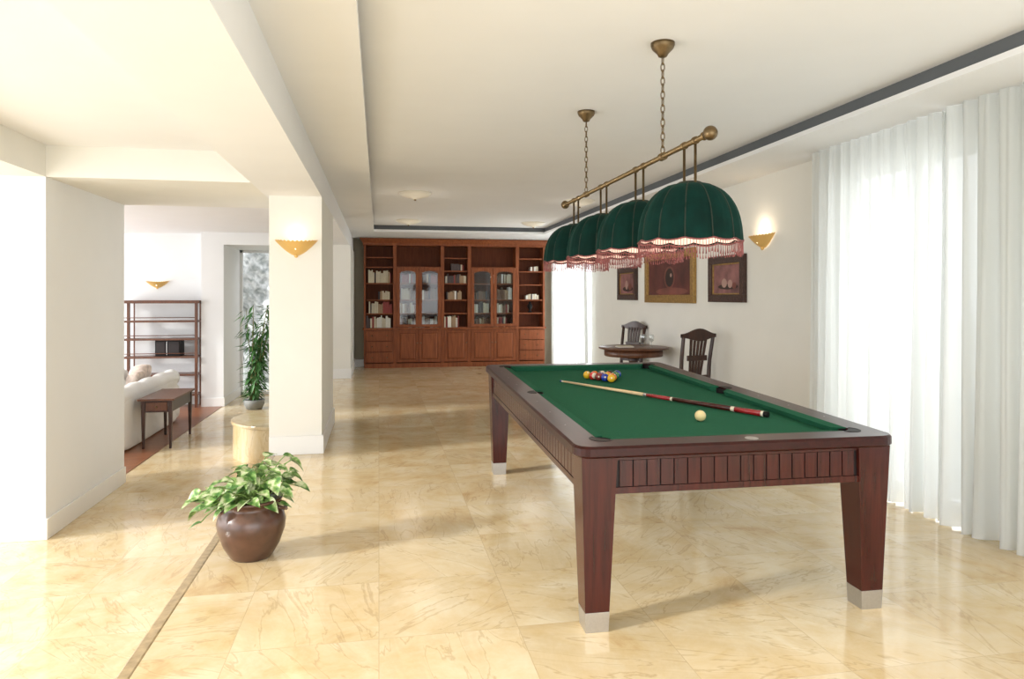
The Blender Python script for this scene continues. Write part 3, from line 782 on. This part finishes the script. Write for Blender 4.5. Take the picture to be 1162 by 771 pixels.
for c_ in range(15):
    ang_ = rnd.uniform(0, 6.28); rr_ = rnd.uniform(0.02, .09); ht = rnd.uniform(1.0, 1.75)
    dx = rnd.uniform(-.12, .38); dy = rnd.uniform(-.2, .06)
    pts = [Vector((bx_+rr_*math.cos(ang_)+dx*(t/6)**1.5, by_+rr_*math.sin(ang_)+dy*(t/6)**1.5, LZ+.13+ht*t/6)) for t in range(7)]
    a.tube(pts, [0.009-.0009*t for t in range(7)], 6, 'cane')
    for l_ in range(38):
        t = rnd.uniform(0.3, 6); i = min(int(t), 5); p = pts[i].lerp(pts[i+1], t-i)
        th = rnd.uniform(0, 2*PI); d = Vector((math.cos(th), math.sin(th)*.6, rnd.uniform(-1.2, .1))).normalized()
        p = p+Vector((math.cos(th), math.sin(th)*.6, 0))*rnd.uniform(0, .08)
        ln = rnd.uniform(.12, .22); w = ln*.13; sd = d.cross(Vector((0, 0, 1))).normalized()
        o = len(a.v)
        for q in (p, p+d*ln*.4+sd*w, p+d*ln-Vector((0, 0, .03)), p+d*ln*.4-sd*w): a.v.append((q[0], q[1], max(q[2], LZ+.02)))
        a.face([o, o+1, o+2, o+3], 'bleaf')
a.build('potted_bamboo', recalc=False)

# ------------------------------------------------------------------ potted pothos
a = MB(); px, py = -0.70, 4.10
a.lathe((px, py, 0), [(0.001, 0.0), (0.105, 0.0), (0.115, 0.012), (0.15, 0.07), (0.178, 0.15), (0.184, 0.20), (0.172, 0.245), (0.145, 0.275), (0.138, 0.29),
                     (0.15, 0.305), (0.165, 0.315), (0.168, 0.325), (0.158, 0.33), (0.135, 0.31), (0.130, 0.28), (0.001, 0.28)], 48, 'pot', cap=False)
a.lathe((px, py, 0), [(0.13, 0.285), (0.001, 0.295)], 24, 'soil', cap=False)
for s_ in (-1, 1):
    a.tube([(px+s_*0.135, py-.06, .285), (px+s_*.17, py-.05, .275), (px+s_*.185, py, .255), (px+s_*.17, py+.05, .275), (px+s_*.135, py+.06, .285)], 0.010, 8, 'pot')
rnd = random.Random(21)
def leaf(p, d, up, L_, W_):
    d = d.normalized(); sd = d.cross(up).normalized(); nn = sd.cross(d).normalized()
    prof = [(-.10, .30), (0.0, .78), (.15, 1.0), (.35, .95), (.55, .75), (.75, .45), (.9, .18), (1.0, 0.01)]
    o = len(a.v)
    for t, w in prof:
        drop = -0.35*t*t*L_
        for s_ in (-1, -.5, 0, .5, 1):
            q = p+d*(L_*(t+ (0.08 if (t < 0 and s_ == 0) else 0)))+sd*(s_*w*W_*.5)+nn*(abs(s_)*w*W_*.16+drop)
            a.v.append(tuple(q))
    for i in range(len(prof)-1):
        for j in range(4): a.face([o+i*5+j, o+i*5+j+1, o+(i+1)*5+j+1, o+(i+1)*5+j], 'leaf', True)
for k in range(120):
    th = rnd.uniform(0, 2*PI); reach = rnd.uniform(0.03, 0.21); hi = rnd.uniform(0.37, 0.53)-reach*0.42
    if k < 18: th = rnd.uniform(PI*0.8, PI*1.25); reach = rnd.uniform(.18, .30); hi = rnd.uniform(.26, .38)
    if k > 92: th = rnd.uniform(-.7, 1.0); reach = rnd.uniform(.08, .24); hi = rnd.uniform(.36, .54)
    base = Vector((px+rnd.uniform(-.06, .06), py+rnd.uniform(-.06, .06), .285))
    tip = Vector((px+reach*math.cos(th), py+reach*math.sin(th), hi))
    mid = base.lerp(tip, .55)+Vector((0, 0, .07))
    if reach > .12: mid.z = max(mid.z, .375)
    pts = [(1-t)**2*base+2*t*(1-t)*mid+t*t*tip for t in [i/6 for i in range(7)]]
    a.tube(pts, 0.003, 5, 'stem')
    d = Vector((math.cos(th+rnd.uniform(-.7, .7)), math.sin(th+rnd.uniform(-.7, .7)), rnd.uniform(-.6, .3)))
    s_ = rnd.uniform(.06, .10)
    leaf(tip, d, Vector((rnd.uniform(-.3, .3), rnd.uniform(-.5, .1), 1)), s_, s_*.8)
a.build('potted_pothos', recalc=False)

# ------------------------------------------------------------------ lights / world / camera
w = bpy.data.worlds.new('World'); scn.world = w; w.use_nodes = True
bg = w.node_tree.nodes['Background']; bg.inputs['Color'].default_value = (0.94, 0.97, 1.0, 1); bg.inputs['Strength'].default_value = 1.05
sd = bpy.data.lights.new('sun', 'SUN'); sd.energy = 2.0; sd.angle = math.radians(4); sd.color = (1, .98, .94)
so = bpy.data.objects.new('sun', sd); scn.collection.objects.link(so)
so.rotation_euler = Vector((1.0, 0.27, -0.42)).to_track_quat('-Z', 'Y').to_euler()
area('daylight_left', (-3.7, 2.0, 1.0), (0, math.radians(-90), 0), 2.6, 7.0, 72, (.99, .99, 1))
area('daylight_right', (4.15, 3.4, 1.25), (0, math.radians(90), 0), 2.4, 4.6, 44, (.98, .99, 1))
area('daylight_right_far', (4.15, 13.1, 1.25), (0, math.radians(90), 0), 2.3, 2.1, 55, (.97, .99, 1))
area('fill_front', (0.8, -2.1, 1.3), (math.radians(90), 0, 0), 5.0, 2.4, 68, (1, .995, .985))  # added fill lamp behind the camera, at the open end of the room
area('fill_living', (-6.9, 10.2, 1.0), (0, math.radians(-90), 0), 2.4, 4.5, 115, (.98, .99, 1))  # added fill lamp at the unseen left side of the living room

cam = bpy.data.cameras.new('camera'); co = bpy.data.objects.new('camera', cam); scn.collection.objects.link(co)
co.location = (0, 0, 1.45); co.rotation_euler = (math.radians(90), 0, -math.atan(151/790))
cam.sensor_width = 36; cam.lens = 790/1162*36; cam.shift_y = (337-385.5)/1162; cam.clip_start = 0.05
scn.camera = co
scn.view_settings.view_transform = 'Standard'
scn.view_settings.exposure = 0.78
